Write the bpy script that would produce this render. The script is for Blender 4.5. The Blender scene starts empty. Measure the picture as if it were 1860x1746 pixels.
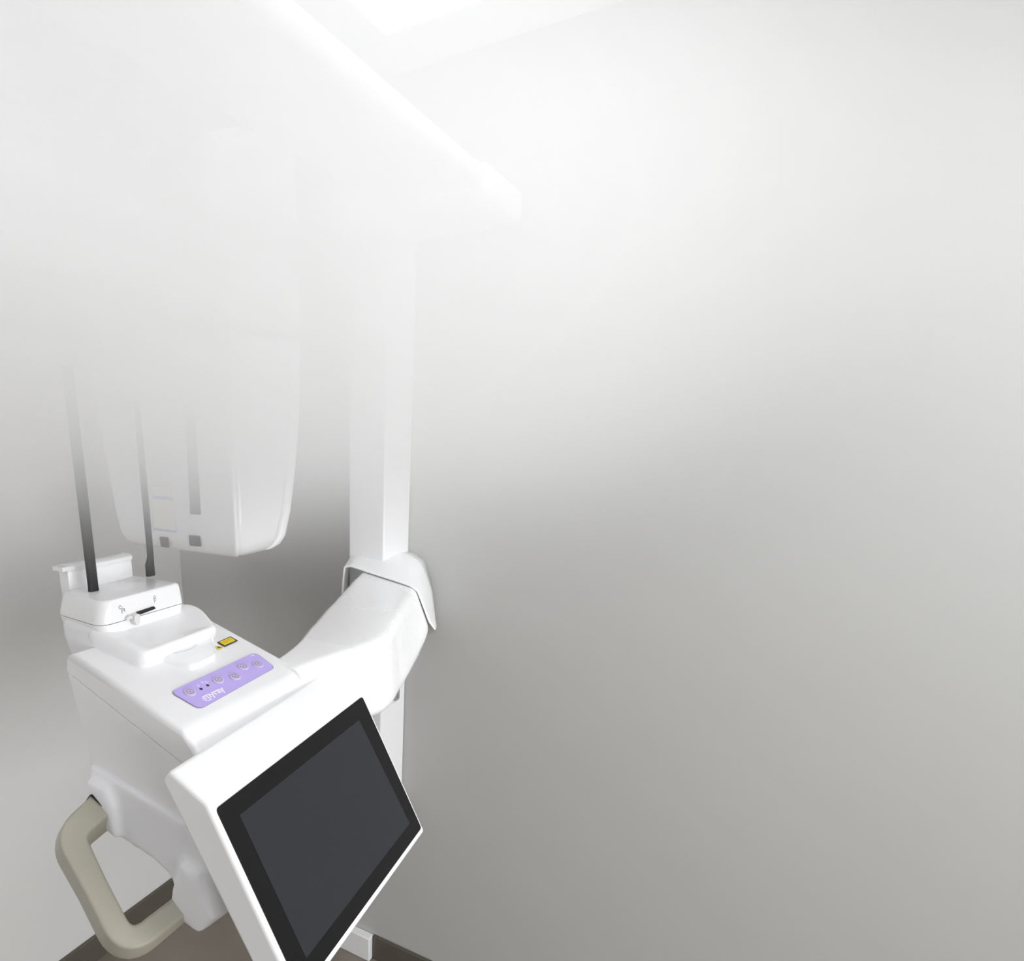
import bpy, bmesh, math, random
from mathutils import Vector, Matrix, noise

C = bpy.context.scene.collection
scene = bpy.context.scene
HAZE = True
HAZE_P = [1.4545, 0.3082, 0.2328, 0.3817, 10.8843, 0.3177, 0.1236, 1.8584, 0.2122, 0.282, 2.72, -0.2948, 1.0467, 0.1687, 0.0259, -0.1602, 0.7909, 0.4701]

# ------------------------------------------------------------------ camera
W, Hh = 1860, 1746
PX, PY, F = 610.55, 1142.49, 1183.31           # principal point and focal length in pixels
EYE = Vector((0, 0, 1.65))
R = Matrix(((0.54718, -0.83697, -0.00546), (0.24769, 0.15567, 0.95625), (-0.79951, -0.52461, 0.29249)))
U3 = R.row[0].normalized(); V3 = (R.row[1] - U3 * R.row[1].dot(U3)).normalized(); N3 = U3.cross(V3)
R = Matrix((U3, V3, N3))
cam = bpy.data.cameras.new('camera'); cob = bpy.data.objects.new('camera', cam); C.objects.link(cob)
cam.sensor_fit = 'HORIZONTAL'; cam.sensor_width = 36
cam.lens = F / W * 36
cam.shift_x = (W / 2 - PX) / W
cam.shift_y = (PY - Hh / 2) / W
cam.clip_start = 0.02
cob.matrix_world = Matrix.Translation(EYE) @ R.transposed().to_4x4()
scene.camera = cob

# ------------------------------------------------------------------ light and exposure
w = bpy.data.worlds.new('world'); scene.world = w; w.use_nodes = True
w.node_tree.nodes['Background'].inputs[0].default_value = (1, 1, 1, 1)
w.node_tree.nodes['Background'].inputs[1].default_value = 0.3
scene.view_settings.view_transform = 'Standard'
scene.view_settings.look = 'None'
scene.view_settings.exposure = 0.2
scene.view_settings.gamma = 1.0
scene.cycles.max_bounces = 32
scene.cycles.diffuse_bounces = 6
scene.cycles.volume_bounces = 24
scene.cycles.caustics_reflective = False
scene.cycles.caustics_refractive = False

PANEL = 2.2          # emission of the visible ceiling panel
REAR_FILL = 145.0  # watts of the added fill behind the viewer
LEFT_FILL = 2.0  # watts of the added fill from the far left
CEILING_FILL = 18.0          # watts of the added ceiling fill behind the viewer
def area(name, loc, sx, sy, power):
    l = bpy.data.lights.new(name, 'AREA'); l.shape = 'RECTANGLE'; l.size = sx; l.size_y = sy; l.energy = power; l.color = (.965, .98, 1.0)
    o = bpy.data.objects.new(name, l); C.objects.link(o); o.location = loc
    return o
area('added_fill_ceiling', (0.75, -0.75, 2.375), 0.6, 0.6, CEILING_FILL)  # added unseen fill, brightens the scene from behind the viewer
area('added_fill_ceiling', (-0.25, 1.05, 2.375), 0.6, 0.6, 13.0)  # added unseen fill, brightens the left wall and the haze
fill_rear = area('added_fill_rear', (-0.45, -4.52, 1.25), 3.6, 1.9, REAR_FILL)      # added area fill at the closed wall behind the viewer, no window there
fill_rear.rotation_euler = (math.radians(90), 0, 0)
fill_left = area('added_fill_left', (-3.52, 0.75, 1.10), 1.3, 2.0, LEFT_FILL)      # added area fill at the unseen far-left wall, no doorway there
fill_left.rotation_euler = (math.radians(90), 0, math.radians(-90))

# ------------------------------------------------------------------ helpers
def ray(x, y):
    return (R.transposed() @ Vector((x - PX, -(y - PY), -F))).normalized()
def on_plane(x, y, n, q):
    """the point of a plane (normal n through q) seen at a pixel of the photograph"""
    r = ray(x, y); n = Vector(n); q = Vector(q)
    return EYE + r * ((q - EYE).dot(n) / r.dot(n))
def onX(x, y, X): return on_plane(x, y, (1, 0, 0), (X, 0, 0))
def onY(x, y, Y): return on_plane(x, y, (0, 1, 0), (0, Y, 0))

def link(name, bm, mat, parent=None, smooth=True, bevel=0, seg=3, angle=35):
    bmesh.ops.remove_doubles(bm, verts=bm.verts, dist=1e-6)
    bmesh.ops.recalc_face_normals(bm, faces=bm.faces)
    me = bpy.data.meshes.new(name); bm.to_mesh(me); bm.free()
    if mat: me.materials.append(mat)
    o = bpy.data.objects.new(name, me); C.objects.link(o)
    if parent is not None:
        o.parent = parent
        b = Vector((0, 0, 0)); p = parent
        while p is not None:
            b += p.location; p = p.parent
        me.transform(Matrix.Translation(-b))
    if bevel:
        m = o.modifiers.new('bevel', 'BEVEL'); m.width = bevel; m.segments = seg
        m.limit_method = 'ANGLE'; m.angle_limit = math.radians(angle)
        m.harden_normals = False
    if smooth:
        for f in me.polygons: f.use_smooth = True
        try:
            me.set_sharp_from_angle(angle=math.radians(40))
        except Exception:
            pass
    return o
def tag(o, label, cat, group=None, kind=None):
    o['label'] = label; o['category'] = cat
    if group: o['group'] = group
    if kind: o['kind'] = kind
    return o
def structure(o): o['kind'] = 'structure'; return o
def empty(name, loc):
    o = bpy.data.objects.new(name, None); C.objects.link(o); o.location = loc; o.empty_display_size = .1
    return o
def box(bm, a, b, M=None):
    vs = []
    for i in range(8):
        p = Vector(((a, b)[i & 1][0], (a, b)[i >> 1 & 1][1], (a, b)[i >> 2 & 1][2]))
        vs.append(bm.verts.new(M @ p if M else p))
    for q in ((0, 2, 3, 1), (4, 5, 7, 6), (0, 1, 5, 4), (2, 6, 7, 3), (0, 4, 6, 2), (1, 3, 7, 5)):
        bm.faces.new([vs[i] for i in q])
def prism(bm, poly, vec):
    """polygon of 3-D points pushed along vec"""
    vec = Vector(vec)
    a = [bm.verts.new(Vector(p)) for p in poly]; b = [bm.verts.new(Vector(p) + vec) for p in poly]
    bm.faces.new(a); bm.faces.new(b[::-1]); n = len(a)
    for i in range(n): bm.faces.new((a[i], b[i], b[(i + 1) % n], a[(i + 1) % n]))
def loft(bm, rings, caps=True, closed=True):
    vs = [[bm.verts.new(Vector(p)) for p in r] for r in rings]
    n = len(vs[0])
    for a, b in zip(vs, vs[1:]):
        for i in range(n if closed else n - 1):
            bm.faces.new((a[i], a[(i + 1) % n], b[(i + 1) % n], b[i]))
    if caps and closed:
        bm.faces.new(vs[0][::-1]); bm.faces.new(vs[-1])
def round_poly(pts, r, n=5):
    """2-D or 3-D polygon with each corner rounded; r one radius or one per corner"""
    out = []; k = len(pts)
    for i in range(k):
        p = Vector(pts[i]); a = Vector(pts[i - 1]) - p; b = Vector(pts[(i + 1) % k]) - p
        rr = r[i] if isinstance(r, (list, tuple)) else r
        if rr <= 0: out.append(p); continue
        la, lb = a.length, b.length; a.normalize(); b.normalize()
        half = a.angle(b) / 2
        d = min(rr / math.tan(half), la * .49, lb * .49)
        s, e = p + a * d, p + b * d
        for j in range(n + 1):
            t = j / n
            out.append(s * (1 - t) ** 2 + p * 2 * t * (1 - t) + e * t * t)
    return out
def resample(pts, m):
    """open polyline resampled to m points"""
    pts = [Vector(p) for p in pts]; L = [0]
    for a, b in zip(pts, pts[1:]): L.append(L[-1] + (b - a).length)
    out = []
    for j in range(m):
        s = L[-1] * j / (m - 1); i = 0
        while i < len(L) - 2 and L[i + 1] < s: i += 1
        t = (s - L[i]) / max(L[i + 1] - L[i], 1e-9)
        out.append(pts[i].lerp(pts[i + 1], t))
    return out
def sweep(bm, path, frame, sec):
    """section (2-D points, one list or one per path point) swept along path; frame(i, tangent) -> two axes"""
    rings = []
    for i, p in enumerate(path):
        a = path[max(i - 1, 0)]; b = path[min(i + 1, len(path) - 1)]
        u, v = frame(i, (b - a).normalized())
        s = sec[i] if isinstance(sec[0], list) else sec
        rings.append([p + u * x + v * y for x, y in s])
    loft(bm, rings)
def disc(bm, c, u, v, r, h, n=24, taper=0.8):
    w_ = u.cross(v).normalized(); rings = []
    for rad, z in ((r, 0), (r, h * .6), (r * (1 + taper) / 2 + .0, h * .95), (r * taper, h)):
        rings.append([c + u * math.cos(2 * math.pi * i / n) * rad + v * math.sin(2 * math.pi * i / n) * rad + w_ * z for i in range(n)])
    loft(bm, rings)
def stroke(bm, pts, wid, nrm, h=.0003):
    """flat printed line of width wid along 3-D points, on a surface of normal nrm"""
    pts = [Vector(p) for p in pts]; nrm = Vector(nrm).normalized(); L = []; Rr = []
    for i, p in enumerate(pts):
        t = (pts[min(i + 1, len(pts) - 1)] - pts[max(i - 1, 0)]).normalized()
        s = t.cross(nrm) * wid / 2
        L.append(p + s); Rr.append(p - s)
    prism(bm, L + Rr[::-1], nrm * h)
def arc(c, u, v, r, a0, a1, n=14):
    return [c + u * r * math.cos(math.radians(a0 + (a1 - a0) * i / n)) + v * r * math.sin(math.radians(a0 + (a1 - a0) * i / n)) for i in range(n + 1)]

# ------------------------------------------------------------------ materials
def mat(name, col, rough=.5, spec=.5, bump=0, bscale=200, var=0, vscale=3, coat=0, metal=0):
    m = bpy.data.materials.new(name); m.use_nodes = True
    nt = m.node_tree; b = nt.nodes['Principled BSDF']
    b.inputs['Base Color'].default_value = (*col, 1); b.inputs['Roughness'].default_value = rough
    b.inputs['Specular IOR Level'].default_value = spec; b.inputs['Metallic'].default_value = metal
    b.inputs['Coat Weight'].default_value = coat
    tc = nt.nodes.new('ShaderNodeTexCoord')
    if var:
        n = nt.nodes.new('ShaderNodeTexNoise'); n.inputs['Scale'].default_value = vscale; n.inputs['Detail'].default_value = 4
        nt.links.new(tc.outputs['Object'], n.inputs['Vector'])
        r = nt.nodes.new('ShaderNodeValToRGB')
        r.color_ramp.elements[0].position = .3; r.color_ramp.elements[1].position = .7
        r.color_ramp.elements[0].color = (*[c * (1 - var) for c in col], 1)
        r.color_ramp.elements[1].color = (*[min(1, c * (1 + var)) for c in col], 1)
        nt.links.new(n.outputs['Fac'], r.inputs['Fac']); nt.links.new(r.outputs['Color'], b.inputs['Base Color'])
    if bump:
        n = nt.nodes.new('ShaderNodeTexNoise'); n.inputs['Scale'].default_value = bscale; n.inputs['Detail'].default_value = 3
        nt.links.new(tc.outputs['Object'], n.inputs['Vector'])
        bp = nt.nodes.new('ShaderNodeBump'); bp.inputs['Strength'].default_value = bump; bp.inputs['Distance'].default_value = .002
        nt.links.new(n.outputs['Fac'], bp.inputs['Height']); nt.links.new(bp.outputs['Normal'], b.inputs['Normal'])
    return m
def emit(name, col, s):
    m = bpy.data.materials.new(name); m.use_nodes = True; nt = m.node_tree; nt.nodes.clear()
    e = nt.nodes.new('ShaderNodeEmission'); e.inputs[0].default_value = (*col, 1); e.inputs[1].default_value = s
    o = nt.nodes.new('ShaderNodeOutputMaterial'); nt.links.new(e.outputs[0], o.inputs[0]); return m
M = {}
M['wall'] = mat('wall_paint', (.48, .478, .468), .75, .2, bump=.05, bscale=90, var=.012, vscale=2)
M['wall_left'] = mat('brightened_wall_paint', (.66, .657, .648), .75, .2, bump=.05, bscale=90, var=.012, vscale=2)  # left wall colour lightened to make up for light blocked there
M['ceiling'] = mat('ceiling_paint', (.82, .82, .82), .9, .1)
M['floor'] = mat('floor_tile', (.20, .175, .145), .35, .4, var=.08, vscale=5)
M['skirt'] = mat('dark_skirting', (.10, .09, .072), .4, .4, var=.06, vscale=12)
M['white'] = mat('white_plastic', (.81, .81, .82), .32, .4, bump=.02, bscale=900)
M['gloss'] = mat('gloss_white_plastic', (.82, .82, .83), .18, .5)
M['arm'] = mat('brightened_white_plastic', (.90, .90, .905), .3, .45)  # white plastic lightened to offset the shade on arm and collar
M['lilac_white'] = mat('cool_white_plastic', (.80, .80, .83), .3, .4)
M['frame'] = mat('lamp_frame', (.8, .8, .8), .4, .3)
M['handle'] = mat('beige_grey_plastic', (.36, .345, .285), .42, .4, bump=.03, bscale=1200)
M['rod'] = mat('dark_grey_carbon', (.020, .0205, .022), .6, .25, var=.25, vscale=60)
M['black'] = mat('black_plastic', (.012, .012, .013), .4, .4)
M['glass'] = mat('black_glass', (.006, .006, .0065), .1, .25)
M['display'] = mat('dark_display', (.022, .023, .027), .15, .3)
M['smoked'] = mat('smoked_window', (.10, .085, .085), .15, .5)
M['purple'] = mat('lilac_membrane', (.50, .41, .82), .45, .3, var=.02, vscale=20)
M['purple_edge'] = mat('lilac_grey_edge', (.30, .26, .40), .5, .3)
M['button'] = mat('pale_lilac_button', (.55, .49, .68), .35, .4)
M['print_white'] = mat('white_print', (.86, .84, .92), .5, .2)
M['print_grey'] = mat('grey_print', (.30, .30, .31), .6, .2)
M['yellow'] = mat('warning_yellow', (.78, .60, .02), .5, .3, var=.1, vscale=150)
M['sticker'] = mat('label_paper', (.80, .79, .74), .5, .3)
M['sticker_edge'] = mat('label_lilac_border', (.55, .53, .72), .5, .3)
M['knob'] = mat('pale_grey_plastic', (.66, .66, .65), .4, .4)
M['panel'] = emit('lamp_diffuser', (.975, .985, 1), PANEL)

# ------------------------------------------------------------------ the room
WX, WY, CZ = 1.508, 1.609, 2.39            # right wall plane, left wall plane, ceiling
BX, BY = -3.6, -4.6
def slab(name, a, b, m):
    bm = bmesh.new(); box(bm, a, b); return structure(link(name, bm, m, smooth=False))
slab('floor', (BX, BY, -.05), (WX, WY, 0), M['floor'])
slab('ceiling', (BX, BY, CZ), (WX, WY, CZ + .05), M['ceiling'])
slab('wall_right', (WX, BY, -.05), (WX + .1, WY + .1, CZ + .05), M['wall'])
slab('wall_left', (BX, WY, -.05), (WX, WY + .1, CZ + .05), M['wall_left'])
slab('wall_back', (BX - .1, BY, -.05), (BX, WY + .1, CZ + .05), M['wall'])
slab('wall_front', (BX - .1, BY - .1, -.05), (WX + .1, BY, CZ + .05), M['wall'])
bm = bmesh.new(); box(bm, (WX - .012, BY, 0), (WX, .848, .09)); structure(link('baseboard_right', bm, M['skirt'], bevel=.003))
bm = bmesh.new(); box(bm, (BX, WY - .012, 0), (WX, WY, .09)); structure(link('baseboard_left', bm, M['skirt'], bevel=.003))

# ------------------------------------------------------------------ ceiling light (its own light is its diffuser)
cl = empty('ceiling_light', (1.04, .457, CZ))
tag(cl, 'square white ceiling light panel in a thin pale frame', 'ceiling light')
bm = bmesh.new()
for a, b in (((.712, .127), (1.368, .157)), ((.712, .757), (1.368, .787)), ((.712, .157), (.742, .757)), ((1.338, .157), (1.368, .757))):
    box(bm, (a[0], a[1], CZ - .014), (b[0], b[1], CZ))
link('frame', bm, M['frame'], cl, bevel=.003)
bm = bmesh.new(); box(bm, (.742, .157, CZ - .008), (1.338, .757, CZ - .002)); link('diffuser', bm, M['panel'], cl, smooth=False)

# ------------------------------------------------------------------ the panoramic x-ray unit
X = empty('dental_xray_unit', (1.44, .81, 0))
tag(X, 'white panoramic dental x-ray unit with tilted touchscreen, lilac keypad and beige handle', 'x-ray machine')

# column on the right wall
bm = bmesh.new(); box(bm, (1.374, .762, .62), (WX - .001, .862, 2.10)); link('column', bm, M['white'], X, bevel=.004)
bm = bmesh.new(); box(bm, (1.437, .752, .952), (1.457, .763, .988)); box(bm, (1.441, .748, .960), (1.450, .753, .980))
link('cable_connector', bm, M['print_grey'], X, bevel=.001)['label'] = 'dark connector on the column side'
# overhead arm and the part that joins it to the column top
bm = bmesh.new(); box(bm, (-.30, .525, 2.075), (WX - .16, .73, 2.11)); box(bm, (1.30, .519, 2.055), (WX - .001, .885, 2.116))
link('overhead_arm', bm, M['white'], X, bevel=.012)
bm = bmesh.new(); disc(bm, Vector((.95, .79, 1.97)), Vector((1, 0, 0)), Vector((0, 1, 0)), .075, .115, n=48, taper=.97); link('rotation_hub', bm, M['white'], X)

# rotating beam that carries the sensor head
bm = bmesh.new()
rb = round_poly([(1.255, .90, 0), (1.255, 1.27, 0), (.95, 1.31, 0), (.45, 1.20, 0), (.0, 1.05, 0), (-.15, .72, 0), (.45, .79, 0), (1.00, .885, 0)], .04)
prism(bm, [Vector((p.x, p.y, 1.845)) for p in rb], (0, 0, .13)); link('rotating_beam', bm, M['white'], X, bevel=.014, seg=4)

# sensor head hanging below the beam
def head_sections(x0f, x1f, grow=0.0):
    rings = []
    for z, il, ir, xr, ins in ((1.386, 1.225, .955, 1.15, .035), (1.390, 1.255, .935, 1.172, .016), (1.40, 1.272, .925, 1.185, .006), (1.418, 1.283, .919, 1.197, 0),
                               (1.47, 1.295, .919, 1.218, 0), (1.56, 1.306, .919, 1.240, 0), (1.66, 1.318, .917, 1.254, 0),
                               (1.75, 1.322, .913, 1.257, 0), (1.83, 1.322, .906, 1.25, 0)):
        xa = x0f(1.02 + ins, xr); xb = x1f(1.02 + ins, xr)
        a = [(xa, ir - grow), (xb, ir - grow), (xb, il + grow), (xa, il + grow)]
        rings.append([Vector((p[0], p[1], z)) for p in round_poly([Vector(q) for q in a], [min(.018, (xb - xa) * .45)] * 4)])
    return rings
bm = bmesh.new(); loft(bm, head_sections(lambda f, r: f + .0135, lambda f, r: r - .031)); sh = link('sensor_head', bm, M['gloss'], X)
bm = bmesh.new(); loft(bm, head_sections(lambda f, r: f, lambda f, r: f + .0125, .0006)); link('front_cover', bm, M['gloss'], sh)
bm = bmesh.new(); loft(bm, head_sections(lambda f, r: r - .030, lambda f, r: r, .0006)); link('rear_cover', bm, M['gloss'], sh)
def plate_x(name, px, Xp, m, parent, h=.0025, rad=.003):
    bm = bmesh.new(); prism(bm, round_poly([onX(*p, Xp) for p in px], rad), (-h, 0, 0)); return link(name, bm, m, parent, smooth=False)
plate_x('laser_window', [(291, 975), (305, 976), (308, 995), (294, 993)], 1.0200, M['smoked'], sh)
plate_x('laser_window', [(344, 972), (364, 974), (366, 993), (346, 991)], 1.0200, M['smoked'], sh)
plate_x('slot_window', [(337, 745), (354, 746), (365, 935), (347, 934)], 1.0200, M['smoked'], sh)
plate_x('label_border', [(277, 880), (311, 883), (322, 968), (279, 963)], 1.0200, M['sticker_edge'], sh, .0015)
plate_x('rating_label', [(277, 906), (313, 909), (319, 964), (280, 959)], 1.0185, M['sticker'], sh, .001)
plate_x('rating_label', [(277, 882), (309, 885), (312, 903), (278, 900)], 1.0185, M['sticker'], sh, .001)

# curved support arm from the column to the console
def arm_ring(x, yi, yo, zt, zb, yb, dz=0.0, off=0.0, r=.026, xs=0.0):
    pts = [Vector((x + xs * .5, yi + off, zt + dz + off)), Vector((x - xs * .5, yo - off, zt + off)), Vector((x - xs * .5, yb - off, zb - off)), Vector((x + xs * .5, yi + .01 + off, zb - off))]
    return round_poly(pts, [.012, r, .024, .02], 6)
def lerp_st(st, n):
    xs = [s[0] for s in st]; out = []
    for j in range(n):
        x = xs[0] + (xs[-1] - xs[0]) * j / (n - 1)
        i = max(k for k in range(len(xs) - 1) if (xs[k] - x) * (1 if xs[0] > xs[-1] else -1) >= -1e-9)
        t = (x - xs[i]) / (xs[i + 1] - xs[i])
        p0, p1, p2, p3 = (st[max(min(k, len(st) - 1), 0)] for k in (i - 1, i, i + 1, i + 2))
        out.append([x] + [.5 * (2 * b + (c - a) * t + (2 * a - 5 * b + 4 * c - d) * t * t + (3 * b - a - 3 * c + d) * t ** 3) for a, b, c, d in zip(p0[1:], p1[1:], p2[1:], p3[1:])])
    return out
ARM = [(1.42, .830, .700, 1.304, 1.208, .676, .026), (1.31, .787, .642, 1.303, 1.198, .597, .024), (1.20, .755, .604, 1.301, 1.174, .570, .016), (1.05, .714, .556, 1.299, 1.158, .538, .004),
       (.95, .682, .528, 1.296, 1.156, .518, 0), (.87, .656, .552, 1.291, 1.160, .545, 0), (.775, .640, .575, 1.288, 1.165, .572, 0)]
bm = bmesh.new(); loft(bm, [arm_ring(*s) for s in lerp_st(ARM, 34)]); link('support_arm', bm, M['arm'], X)
# mounting collar: a shell that wraps the arm against the column and wall
front = [(1.300, .838, 1.215), (1.300, .832, 1.300), (1.300, .828, 1.334), (1.300, .812, 1.3375), (1.300, .660, 1.3115), (1.300, .645, 1.307), (1.300, .631, 1.298), (1.300, .600, 1.232), (1.300, .585, 1.216)]
rear = [(WX - .001, .93, 1.20), (WX - .001, .925, 1.29), (WX - .001, .915, 1.325), (WX - .001, .90, 1.337), (WX - .001, .765, 1.346), (WX - .001, .743, 1.342), (WX - .001, .716, 1.325), (WX - .001, .690, 1.245), (WX - .001, .676, 1.150)]
bm = bmesh.new()
fr, rr = resample(front, 40), resample(rear, 40)
loft(bm, [[a.lerp(b, t) + Vector((0, 0, .010 * math.sin(math.pi * t))) for a, b in zip(fr, rr)] for t in (0, .03, .25, .5, .75, 1)], caps=False, closed=False)
co = link('mounting_collar', bm, M['arm'], X)
sm = co.modifiers.new('solidify', 'SOLIDIFY'); sm.thickness = .004; sm.offset = 0
# crumpled protective film round the middle of the arm
random.seed(4)
FILM = [s for s in lerp_st(ARM, 150) if .90 < s[0] < 1.27]
rings = []
for k, s in enumerate(FILM):
    ring = arm_ring(*s, off=.0012); cy = sum((p.y for p in ring)) / len(ring); cz = sum((p.z for p in ring)) / len(ring)
    full = resample(ring + [ring[0]], 70)[:-1]; out = []
    for p in full:
        edge = min(1, (len(FILM) - 1 - k) / 6 + .25)
        am = .2 + 1.15 * math.exp(-((p.x - 1.13) / .075) ** 2)
        d = am * (.0016 * noise.noise(Vector((p.x * 42 + p.y * 26, p.y * 16, p.z * 22))) + .0009 * abs(noise.noise(Vector((p.x * 90 + p.y * 30, p.y * 40 + 7, p.z * 25)))))
        v = Vector((0, p.y - cy, p.z - cz)).normalized()
        q = p + v * max(-.0009, d)
        q.x += .010 * noise.noise(Vector((p.y * 25, p.z * 25, 3.1))) * (1 if k in (0, 1) else .2)
        out.append(q)
    rings.append(out)
bm = bmesh.new(); loft(bm, rings, caps=False)
fm = bpy.data.materials.new('clear_film'); fm.use_nodes = True; nt = fm.node_tree; b_ = nt.nodes['Principled BSDF']
b_.inputs['Base Color'].default_value = (.96, .96, .965, 1); b_.inputs['Roughness'].default_value = .22; b_.inputs['Alpha'].default_value = .3
link('protective_film', bm, fm, X)['label'] = 'crumpled clear protective film around the arm'

# console: tilted box that carries the keypad (side profile pushed across)
SL = .29; XL, XR = .530, .795
Q = Vector((XL, .595, 1.283)); TN = Vector((0, -SL, 1)).normalized(); TU = Vector((1, 0, 0)); TV = TN.cross(TU)
def top(x, y, h=0): return on_plane(x, y, TN, Q + TN * h)
def ztop(y): return 1.283 + SL * (y - .595)
prof_cap = [(.812, ztop(.812) - .002), (.818, ztop(.818) - .034), (.577, 1.2265), (.556, 1.222), (.558, 1.25), (.586, ztop(.586))]
bm = bmesh.new(); prism(bm, [Vector((XL, y, z)) for y, z in prof_cap], (XR - XL, 0, 0)); cap = link('top_cover', bm, M['white'], X, bevel=.009, seg=4)
cap.modifiers['bevel'].limit_method = 'WEIGHT'
att = cap.data.attributes.new('bevel_weight_edge', 'FLOAT', 'EDGE')
for e_ in cap.data.edges:
    pa, pb = (cap.data.vertices[v].co + Vector((1.44, .81, 0)) for v in e_.vertices)
    hi = [p.z > ztop(p.y) - .006 or (p.y < .575 and p.z > 1.235) for p in (pa, pb)]
    att.data[e_.index].value = 1.0 if all(hi) else (.12 if not any(hi) else .0)
prof_low = [(.8165, ztop(.8165) - .0352), (.792, 1.19), (.785, 1.10), (.70, 1.07), (.57, 1.07), (.556, 1.15), (.562, 1.222), (.577, 1.2252)]
bm = bmesh.new(); prism(bm, [Vector((XL + .0001, y, z)) for y, z in prof_low], (XR - XL - .0002, 0, 0)); link('console_body', bm, M['white'], X, bevel=.0012)

# keypad
kp = [top(*p) for p in ((308, 1258), (464, 1185), (500, 1213), (362, 1290))]
def kplate(name, pts, h0, h1, m, parent, rad):
    bm = bmesh.new(); prism(bm, [p + TN * h0 for p in round_poly(pts, rad, 6)], TN * (h1 - h0)); return link(name, bm, m, parent, smooth=False)
kc = sum(kp, Vector()) / 4
keypad = kplate('keypad', [kc + (p - kc) * .985 for p in kp], -.001, .0012, M['purple'], X, .011)
kplate('keypad_rim', kp, -.001, .0007, M['purple_edge'], keypad, .011)
for px in ((345, 1260), (396, 1237.5), (427, 1231), (441.5, 1213), (468.5, 1209)):
    c = top(*px)
    bm = bmesh.new(); disc(bm, c + TN * .001, TU, TV, .0088, .0022, taper=.86); bt = link('button', bm, M['button'], keypad)
    bm = bmesh.new()
    ring_o = arc(c + TN * .0031, TU, TV, .0052, 0, 350, 24); stroke(bm, ring_o, .0011, TN, .0005)
    disc(bm, c + TN * .0030, TU, TV, .0016, .0006, n=12); link('button_mark', bm, M['purple_edge'], keypad)
for px in ((365, 1253), (377, 1246.5)):
    bm = bmesh.new(); disc(bm, top(*px) + TN * .0008, TU, TV, .0026, .0008, n=16); link('indicator_light', bm, M['black'], keypad)
# small white pictograms above the indicators and at the far corner
h = TN * .0012
for px in ((360, 1247.5), (375.5, 1241), (368, 1241)):
    bm = bmesh.new(); c = top(*px) + h; stroke(bm, arc(c, TU, TV, .0018, 0, 330), .0006, TN); stroke(bm, [c + TV * .0015, c + TV * .0045], .0006, TN)
    link('pictogram', bm, M['print_white'], keypad)
bm = bmesh.new(); c = top(458, 1192) + h; stroke(bm, [c - TU * .004, c, c + TU * .0035], .0012, TN); stroke(bm, [c + TU * .0005, c - TV * .0025 + TU * .002], .001, TN)
link('pictogram', bm, M['print_white'], keypad)
# lettering with its tail stroke
cu = bpy.data.curves.new('lettering', 'FONT'); cu.body = 'myray'; cu.size = .0215; cu.extrude = .0002; cu.offset = .0003; cu.space_character = .92
to = bpy.data.objects.new('lettering_curve', cu); C.objects.link(to)
bpy.context.view_layer.update()
me = bpy.data.meshes.new_from_object(to.evaluated_get(bpy.context.evaluated_depsgraph_get()))
C.objects.unlink(to); bpy.data.objects.remove(to)
base = top(373, 1272.5) + TN * .0013
end = top(407, 1256.5); ux = (end - base); ux -= TN * ux.dot(TN); ux.normalize(); uy = TN.cross(ux)
wd = max(v.co.x for v in me.vertices)
sc = (top(409, 1256) - top(371, 1273)).length / wd
MT = Matrix((ux, uy, TN)).transposed().to_4x4(); MT.translation = base
bm = bmesh.new(); bm.from_mesh(me); bmesh.ops.transform(bm, matrix=MT @ Matrix.Scale(sc, 4), verts=bm.verts)
c = top(372.5, 1269) + TN * .0013
sw = [top(*p) + TN * .0013 for p in ((367, 1269.5), (368, 1271.3), (370.5, 1273), (374, 1274), (378, 1274), (381.5, 1273), (383, 1271.5), (382.6, 1269.8), (380.5, 1269.4), (378, 1270.2))]
stroke(bm, sw, .0014, TN, .0003)
link('lettering', bm, M['print_white'], keypad, smooth=False)
# warning labels on the cover
wl = kplate('warning_label', [top(*p) for p in ((394.5, 1167.5), (418.5, 1156.5), (432.3, 1164), (408, 1175.3))], 0, .0005, M['black'], cap, .0006)
kplate('warning_text_field', [top(*p) for p in ((398, 1167.3), (418.3, 1158.2), (428.3, 1164), (408, 1173))], .0004, .0008, M['yellow'], cap, .0005)
bm = bmesh.new()
for t in (.25, .42, .58, .75):
    a = top(398 + 10 * t, 1167.3 + 5.7 * t); b = top(418.3 + 10 * t, 1158.2 + 5.8 * t)
    stroke(bm, [a.lerp(b, .14) + TN * .0008, a.lerp(b, .5 + .35 * ((t * 7) % 1)) + TN * .0008], .0009, TN, .0002)
link('warning_print', bm, mat('ochre_print', (.55, .36, .01), .5), cap, smooth=False)
kplate('warning_triangle', [top(*p) for p in ((391, 1173.5), (395.5, 1181), (405.5, 1176.3))], 0, .0005, M['yellow'], cap, .0006)
bm = bmesh.new(); c = top(397, 1176.6) + TN * .0006
for a in range(0, 360, 45): stroke(bm, [c, c + TU * .0032 * math.cos(math.radians(a)) + TV * .0032 * math.sin(math.radians(a))], .0006, TN, .0002)
stroke(bm, [c, top(403, 1176) + TN * .0006], .0007, TN, .0002)
link('warning_symbol', bm, M['black'], cap, smooth=False)

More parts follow.
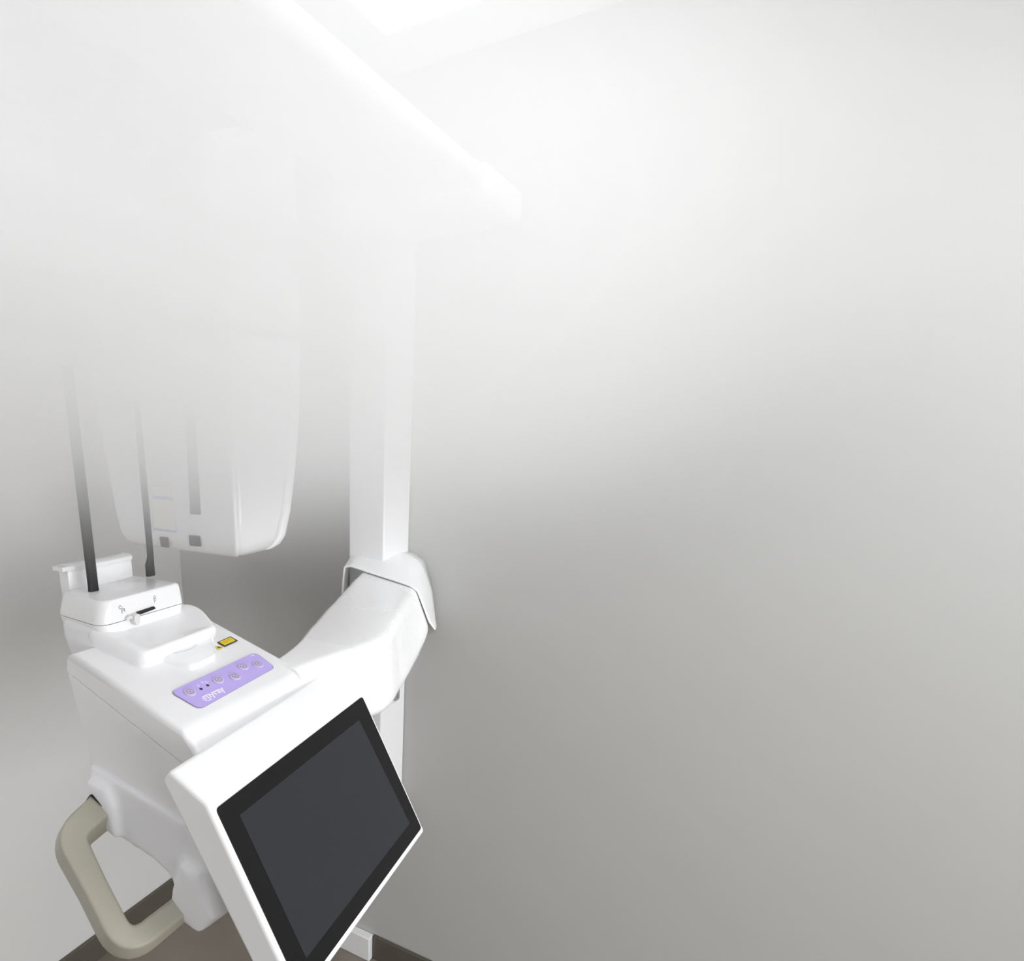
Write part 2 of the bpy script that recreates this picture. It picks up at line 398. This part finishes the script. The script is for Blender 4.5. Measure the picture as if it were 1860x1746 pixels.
# chin rest: base, tray, tongue, block with slot, slider and two dark rods
bm = bmesh.new()
tr = round_poly([top(*p) for p in ((146, 1163), (259, 1217), (394, 1163), (352, 1112))], [.02, .016, .016, .04], 8)
tc_ = sum(tr, Vector()) / len(tr)
def shrink(f, h): return [tc_ + (p - tc_) * f + TN * h for p in tr]
loft(bm, [shrink(.97, -.002), shrink(.985, .006), shrink(1, .010), shrink(.995, .0165), shrink(.975, .0222), shrink(.935, .0255), shrink(.88, .0265), shrink(.80, .0252), shrink(.55, .0215)])
link('chin_tray', bm, M['gloss'], X)
bm = bmesh.new()
tg = round_poly([top(*p) for p in ((292, 1199), (349, 1219), (392, 1198), (380, 1160), (330, 1165))], [.006, .014, .012, .01, .01], 6)
tcn = sum(tg, Vector()) / len(tg)
loft(bm, [[tcn + (p - tcn) * f + TN * hh for p in tg] for f, hh in ((1, -.001), (1, .005), (.975, .008), (.93, .0092))])
link('chin_tongue', bm, M['gloss'], X)
bm = bmesh.new(); stroke(bm, [top(*p, .0095) for p in ((300, 1186), (318, 1186), (335, 1183), (347, 1179), (356, 1173), (357, 1171))], .0015, TN, .0003)
link('chin_tongue_groove', bm, M['knob'], X)
bm = bmesh.new(); prism(bm, [Vector((.572, y, z)) for y, z in ((.80, 1.352), (.80, 1.30), (.865, 1.30), (.885, 1.345), (.885, 1.375), (.80, 1.375))], (.17, 0, 0))
link('chin_rest_base', bm, M['lilac_white'], X, bevel=.012, seg=4)
def block(z0, f0, z1, f1, tx=0.0):
    a = [(.570, .783), (.735, .783), (.735, .903), (.580, .903)]
    c0 = Vector((.652, .843))
    return [[Vector((*(c0 + (p - c0) * f), z)) + Vector((max(0, .74 - p.x) * tx * (z - 1.381) / .03, 0, 0)) for p in round_poly([Vector(q) for q in a], [.022, .009, .012, .018], 7)] for f, z in ((f0, z0), (f1, z1))]
bm = bmesh.new(); loft(bm, block(1.335, .95, 1.352, .95) + block(1.362, .965, 1.3765, .998)); link('chin_block_base', bm, M['gloss'], X)
bm = bmesh.new(); loft(bm, block(1.3775, .998, 1.381, 1.0) + block(1.4030, .974, 1.4085, .960, .045) + block(1.4110, .938, 1.4115, .92, .045)); blk = link('chin_block', bm, M['gloss'], X)
YB = .7822
sl = [onY(*p, YB) for p in ((247, 1112), (279, 1101.5), (282, 1105.5), (252, 1117))]
bm = bmesh.new(); prism(bm, [p + Vector((0, .004, 0)) for p in sl], (0, -.0055, 0)); link('slider_slot', bm, M['black'], X, smooth=False)
bm = bmesh.new(); prism(bm, round_poly([onY(*p, YB) for p in ((237, 1116), (246.5, 1113), (247, 1128), (244, 1134.5), (240, 1134.5), (236.5, 1127))], .003), (0, -.010, 0))
prism(bm, round_poly([onY(*p, YB) for p in ((226, 1123.5), (232, 1117), (240, 1118), (239, 1124), (228, 1126))], .002), (0, -.005, 0))
link('slider_knob', bm, M['knob'], X, bevel=.0015)
bm = bmesh.new(); EX, EZ = Vector((1, 0, 0)), Vector((0, 0, 1)); nY = (0, -1, 0)
def yb(z): return .7828 + (z - 1.381) * .083
def blk_pt(x, y): p = onY(x, y, .783); return Vector((p.x, yb(p.z) - .0006, p.z))
c = blk_pt(219, 1103.5); stroke(bm, arc(c, EX, EZ, .0024, 0, 340), .0008, nY)
c = blk_pt(224, 1107.5); stroke(bm, arc(c, EX, EZ, .0021, -90, 180), .0008, nY); stroke(bm, [c - EX * .0021 + EZ * .001, c - EX * .0026 - EZ * .0055], .0008, nY); stroke(bm, [c + EX * .0021 + EZ * .001, c + EX * .003 - EZ * .004], .0008, nY)
link('mode_symbol', bm, M['print_grey'], blk, smooth=False); bm = bmesh.new()
c = blk_pt(281.5, 1085); stroke(bm, arc(c, EX, EZ, .0021, 0, 340), .0006, nY)
c = blk_pt(281.8, 1089.5); stroke(bm, arc(c, EX, EZ, .0019, 0, 340), .0006, nY); stroke(bm, [c - EX * .0012 - EZ * .002, c - EX * .0014 - EZ * .0045], .0006, nY)
link('mode_symbol', bm, M['print_grey'], blk, smooth=False)
bm = bmesh.new(); disc(bm, on_plane(217, 1057, (0, 0, 1), (0, 0, 1.4112)), EX, Vector((0, 1, 0)), .0028, .0006, n=16); link('screw_cap', bm, M['knob'], blk)
def rod(x, y, wx, wy, z0, z1, foot=False):
    bm = bmesh.new(); rings = []
    for z, k, dx in (((z0, 1.0, 0), (z0 + .003, 1.06, 0), (z0 + .006, 1, 0)) + (((z0 + .020, 1, 0), (z0 + .026, .80, .0018), (z0 + .034, .62, .0034)) if foot else ()) + ((z1 - .004, .62 if foot else 1, .0034 if foot else 0), (z1, .5 if foot else .8, .0034 if foot else 0))):
        rings.append([Vector((x + dx + math.copysign(abs(math.cos(a)) ** .6, math.cos(a)) * wx / 2 * k, y + math.copysign(abs(math.sin(a)) ** .6, math.sin(a)) * wy / 2, z)) for a in (2 * math.pi * i / 24 for i in range(24))])
    loft(bm, rings); return link('temple_rod', bm, M['rod'], X)
rod(.6195, .858, .0165, .009, 1.4105, 1.74)
rod(.7465, .872, .0165, .009, 1.4105, 1.70, True)
# white forehead support behind the rods
bm = bmesh.new(); P = []
for (x, y) in ((.606, .899), (.625, .893), (.66, .8885), (.70, .888), (.724, .891), (.729, .899)): P.append(Vector((x, y, 0)))
P = resample(P, 16)
def wallring(z, out): return [Vector((p.x, p.y - out, z)) for p in P] + [Vector((p.x, p.y + .022 + out * .3, z)) for p in reversed(P)]
loft(bm, [wallring(1.395, 0), wallring(1.440, 0), wallring(1.4415, .003), wallring(1.4475, .004), wallring(1.4495, .001)])
box(bm, (.593, .892, 1.4425), (.614, .917, 1.4490))
link('head_support', bm, M['gloss'], X)

# handle bracket: organic bulge on the console side, and the beige grab handle
bm = bmesh.new()
body = [(.785, 1.178), (.785, 1.135), (.752, 1.083), (.715, 1.066), (.665, 1.060), (.628, 1.046), (.615, 1.02), (.595, .992), (.565, .984), (.530, 1.02), (.545, 1.10), (.585, 1.146)]
prism(bm, [Vector((.522, y, z)) for y, z in body], (.12, 0, 0))
prism(bm, [Vector((.508, y, z)) for y, z in ((.778, 1.160), (.782, 1.128), (.752, 1.085), (.722, 1.075), (.722, 1.130), (.735, 1.158))], (.05, 0, 0))
prism(bm, [Vector((.508, y, z)) for y, z in ((.612, 1.040), (.618, 1.015), (.597, .990), (.566, .984), (.533, 1.022), (.555, 1.085), (.590, 1.090))], (.06, 0, 0))
hb = link('handle_bracket', bm, M['lilac_white'], X)
for m_, kw in (('REMESH', dict(mode='VOXEL', voxel_size=.003, use_smooth_shade=True)), ('SMOOTH', dict(factor=.5, iterations=40))):
    md = hb.modifiers.new(m_.lower(), m_)
    for k_, v_ in kw.items(): setattr(md, k_, v_)
HN = Vector((-.243, -.544, .783)).normalized(); HQ = Vector((.51, .76, 1.11))
def hp(x, y): return on_plane(x, y, HN, HQ)
path = round_poly([hp(205, 1452), hp(124, 1523), hp(228, 1728), hp(362, 1622)], [0, .034, .032, 0], 10)
path = resample(path, 60)
def rsec(wb, wf, h_): return [(p.x, p.y) for p in round_poly([Vector((-wb, -h_)), Vector((wb, -h_)), Vector((wf, h_)), Vector((-wf, h_))], [.008, .008, .006, .006], 5)]
secs = []
for i in range(60):
    t = i / 59; k = 1 - .36 * max(0, min(1, (t - .62) / .3))
    e_ = 1 - .26 * max(0, min(1, (t - .02) / .42)) - .06 * max(0, min(1, (t - .6) / .3)); secs.append(rsec(.0295 * e_, .0205 * e_, .0215 * k))
bm = bmesh.new(); sweep(bm, path, lambda i, t: ((t.cross(HN)).normalized(), HN), secs); link('grab_handle', bm, M['handle'], X)['label'] = 'beige grey handle'
for i, (k1, k2) in ((0, (1.12, 1.12)), (59, (1.14, 1.14))):
    bm = bmesh.new()
    t = (path[1] - path[0]).normalized() if i == 0 else (path[59] - path[58]).normalized()
    u = t.cross(HN).normalized(); c = hp(187, 1470) if i == 0 else hp(339, 1636)
    s = secs[i]; loft(bm, [[c + t * d + u * x * k1 + HN * y * k2 for x, y in s] for d in (-.003, .006)])
    link('handle_gasket', bm, M['black'], X)

# tilted touchscreen
MP = Vector((.477, .484, 1.228)); MX = Vector((.997, .074, 0)).normalized(); MU = Vector((-.034, .461, .887)); MU = (MU - MX * MU.dot(MX)).normalized(); MN = MX.cross(MU) * -1
if MN.y < 0: MN = -MN
GW, GH = .378, .2415
def mp(x, u, t): return MP + MX * x + MU * u + MN * t
prof = [(.010, -.0015), (.0615, .0345), (.052, .054), (-.20, .046), (-.2535, .030), (-.2515, -.0015)]
bm = bmesh.new(); prism(bm, [mp(-.008, u, t) for u, t in prof], MX * (GW + .016)); mh = link('monitor_housing', bm, M['white'], X, bevel=.0055, seg=4, angle=20)
bm = bmesh.new(); prism(bm, round_poly([mp(0, 0, 0), mp(GW, 0, 0), mp(GW, -GH, 0), mp(0, -GH, 0)], .006), MN * -.0028); link('screen_glass', bm, M['glass'], mh, smooth=False)
dq = [on_plane(*p, MN, mp(0, 0, -.0028)) for p in ((435, 1481), (652, 1308), (744, 1496), (556, 1741))]
bm = bmesh.new(); prism(bm, dq, MN * -.0003); link('display', bm, M['display'], mh, smooth=False)
bm = bmesh.new(); box(bm, (.58, .535, 1.09), (.74, .60, 1.20)); link('monitor_mount', bm, M['white'], X, bevel=.006)

# white cover box on the floor where the skirting stops
bm = bmesh.new(); box(bm, (WX - .03, .850, 0), (WX - .001, .97, .088))
tag(link('cable_cover', bm, M['white'], bevel=.003), 'low white cover box on the floor against the right wall, beside the dark skirting', 'cable cover')

# ------------------------------------------------------------------ haze volume, added to imitate a white fade
if HAZE:
    FV = Vector((.836, .549, 0)).normalized(); LV = Vector((-FV.y, FV.x, 0))
    hm = bpy.data.materials.new('white_fade_haze'); hm.use_nodes = True; nt = hm.node_tree; nt.nodes.clear()
    def nd(t, **k):
        n = nt.nodes.new(t)
        for a, v in k.items(): setattr(n, a, v)
        return n
    def put(sock, v):
        if isinstance(v, (int, float)): sock.default_value = v
        else: nt.links.new(v, sock)
    def mth(op, a, b=0.0, c=None):
        n = nd('ShaderNodeMath', operation=op); put(n.inputs[0], a); put(n.inputs[1], b)
        if c is not None: put(n.inputs[2], c)
        return n.outputs[0]
    def dot(v):
        n = nd('ShaderNodeVectorMath', operation='DOT_PRODUCT'); nt.links.new(geo.outputs['Position'], n.inputs[0]); n.inputs[1].default_value = v
        return n.outputs['Value']
    def smooth(x, a, b, lo, hi):
        n = nd('ShaderNodeMapRange', interpolation_type='SMOOTHSTEP'); put(n.inputs[0], x)
        for i_, v in enumerate((a, b, lo, hi)): n.inputs[i_ + 1].default_value = v
        return n.outputs[0]
    geo = nd('ShaderNodeNewGeometry')
    f = dot(FV); r = dot(-LV); z = dot(Vector((0, 0, 1)))
    z0, wd_, k, r0, D, f0, fw, zt, tw, tm, pw, kl, f1, fw1, e1, r1, rw, cap_ = HAZE_P
    side = mth('MULTIPLY', mth('MAXIMUM', mth('SUBTRACT', r, r0), 0.0), k)
    low = mth('ADD', mth('ADD', side, z0), mth('MULTIPLY', mth('SUBTRACT', f, .7), kl))
    s_ = mth('DIVIDE', mth('SUBTRACT', z, low), wd_)
    s_ = mth('POWER', mth('MINIMUM', mth('MAXIMUM', s_, 0.0), 1.0), pw)
    d = mth('MULTIPLY', mth('MINIMUM', s_, cap_), D)
    d = mth('MULTIPLY', d, smooth(r, r1, r1 + rw, 1, 0))
    d = mth('MULTIPLY', d, smooth(f, f0, f0 + fw, 0, 1))
    d = mth('MULTIPLY', d, smooth(z, zt, zt + tw, 1, tm))
    d = mth('MULTIPLY', d, smooth(r, -.86, -.62, 0, 1))
    d = mth('MULTIPLY', d, smooth(f, f1, f1 + fw1, 1, e1))
    vs = nd('ShaderNodeVolumeScatter'); vs.inputs['Color'].default_value = (1, 1, 1, 1); vs.inputs['Anisotropy'].default_value = .4
    nt.links.new(d, vs.inputs['Density'])
    out = nd('ShaderNodeOutputMaterial'); nt.links.new(vs.outputs[0], out.inputs['Volume'])
    pts = [FV * a + LV * b for a, b in ((f0, -r1 - rw), (f1 + fw1, -r1 - rw), (f1 + fw1, .87), (f0, .87))]
    for ax, lim in ((0, WX - .004), (1, WY - .004)):          # keep the cloud inside the room
        res = []
        for i_, p in enumerate(pts):
            q = pts[(i_ + 1) % len(pts)]
            if p[ax] <= lim: res.append(p)
            if (p[ax] - lim) * (q[ax] - lim) < 0: res.append(p.lerp(q, (lim - p[ax]) / (q[ax] - p[ax])))
        pts = res
    bm = bmesh.new(); prism(bm, [Vector((p.x, p.y, 1.36)) for p in pts], (0, 0, CZ - .02 - 1.36))
    hz = link('haze', bm, hm, smooth=False)
    tag(hz, 'white fade over the upper part of the x-ray unit, built as haze', 'haze', kind='stuff')
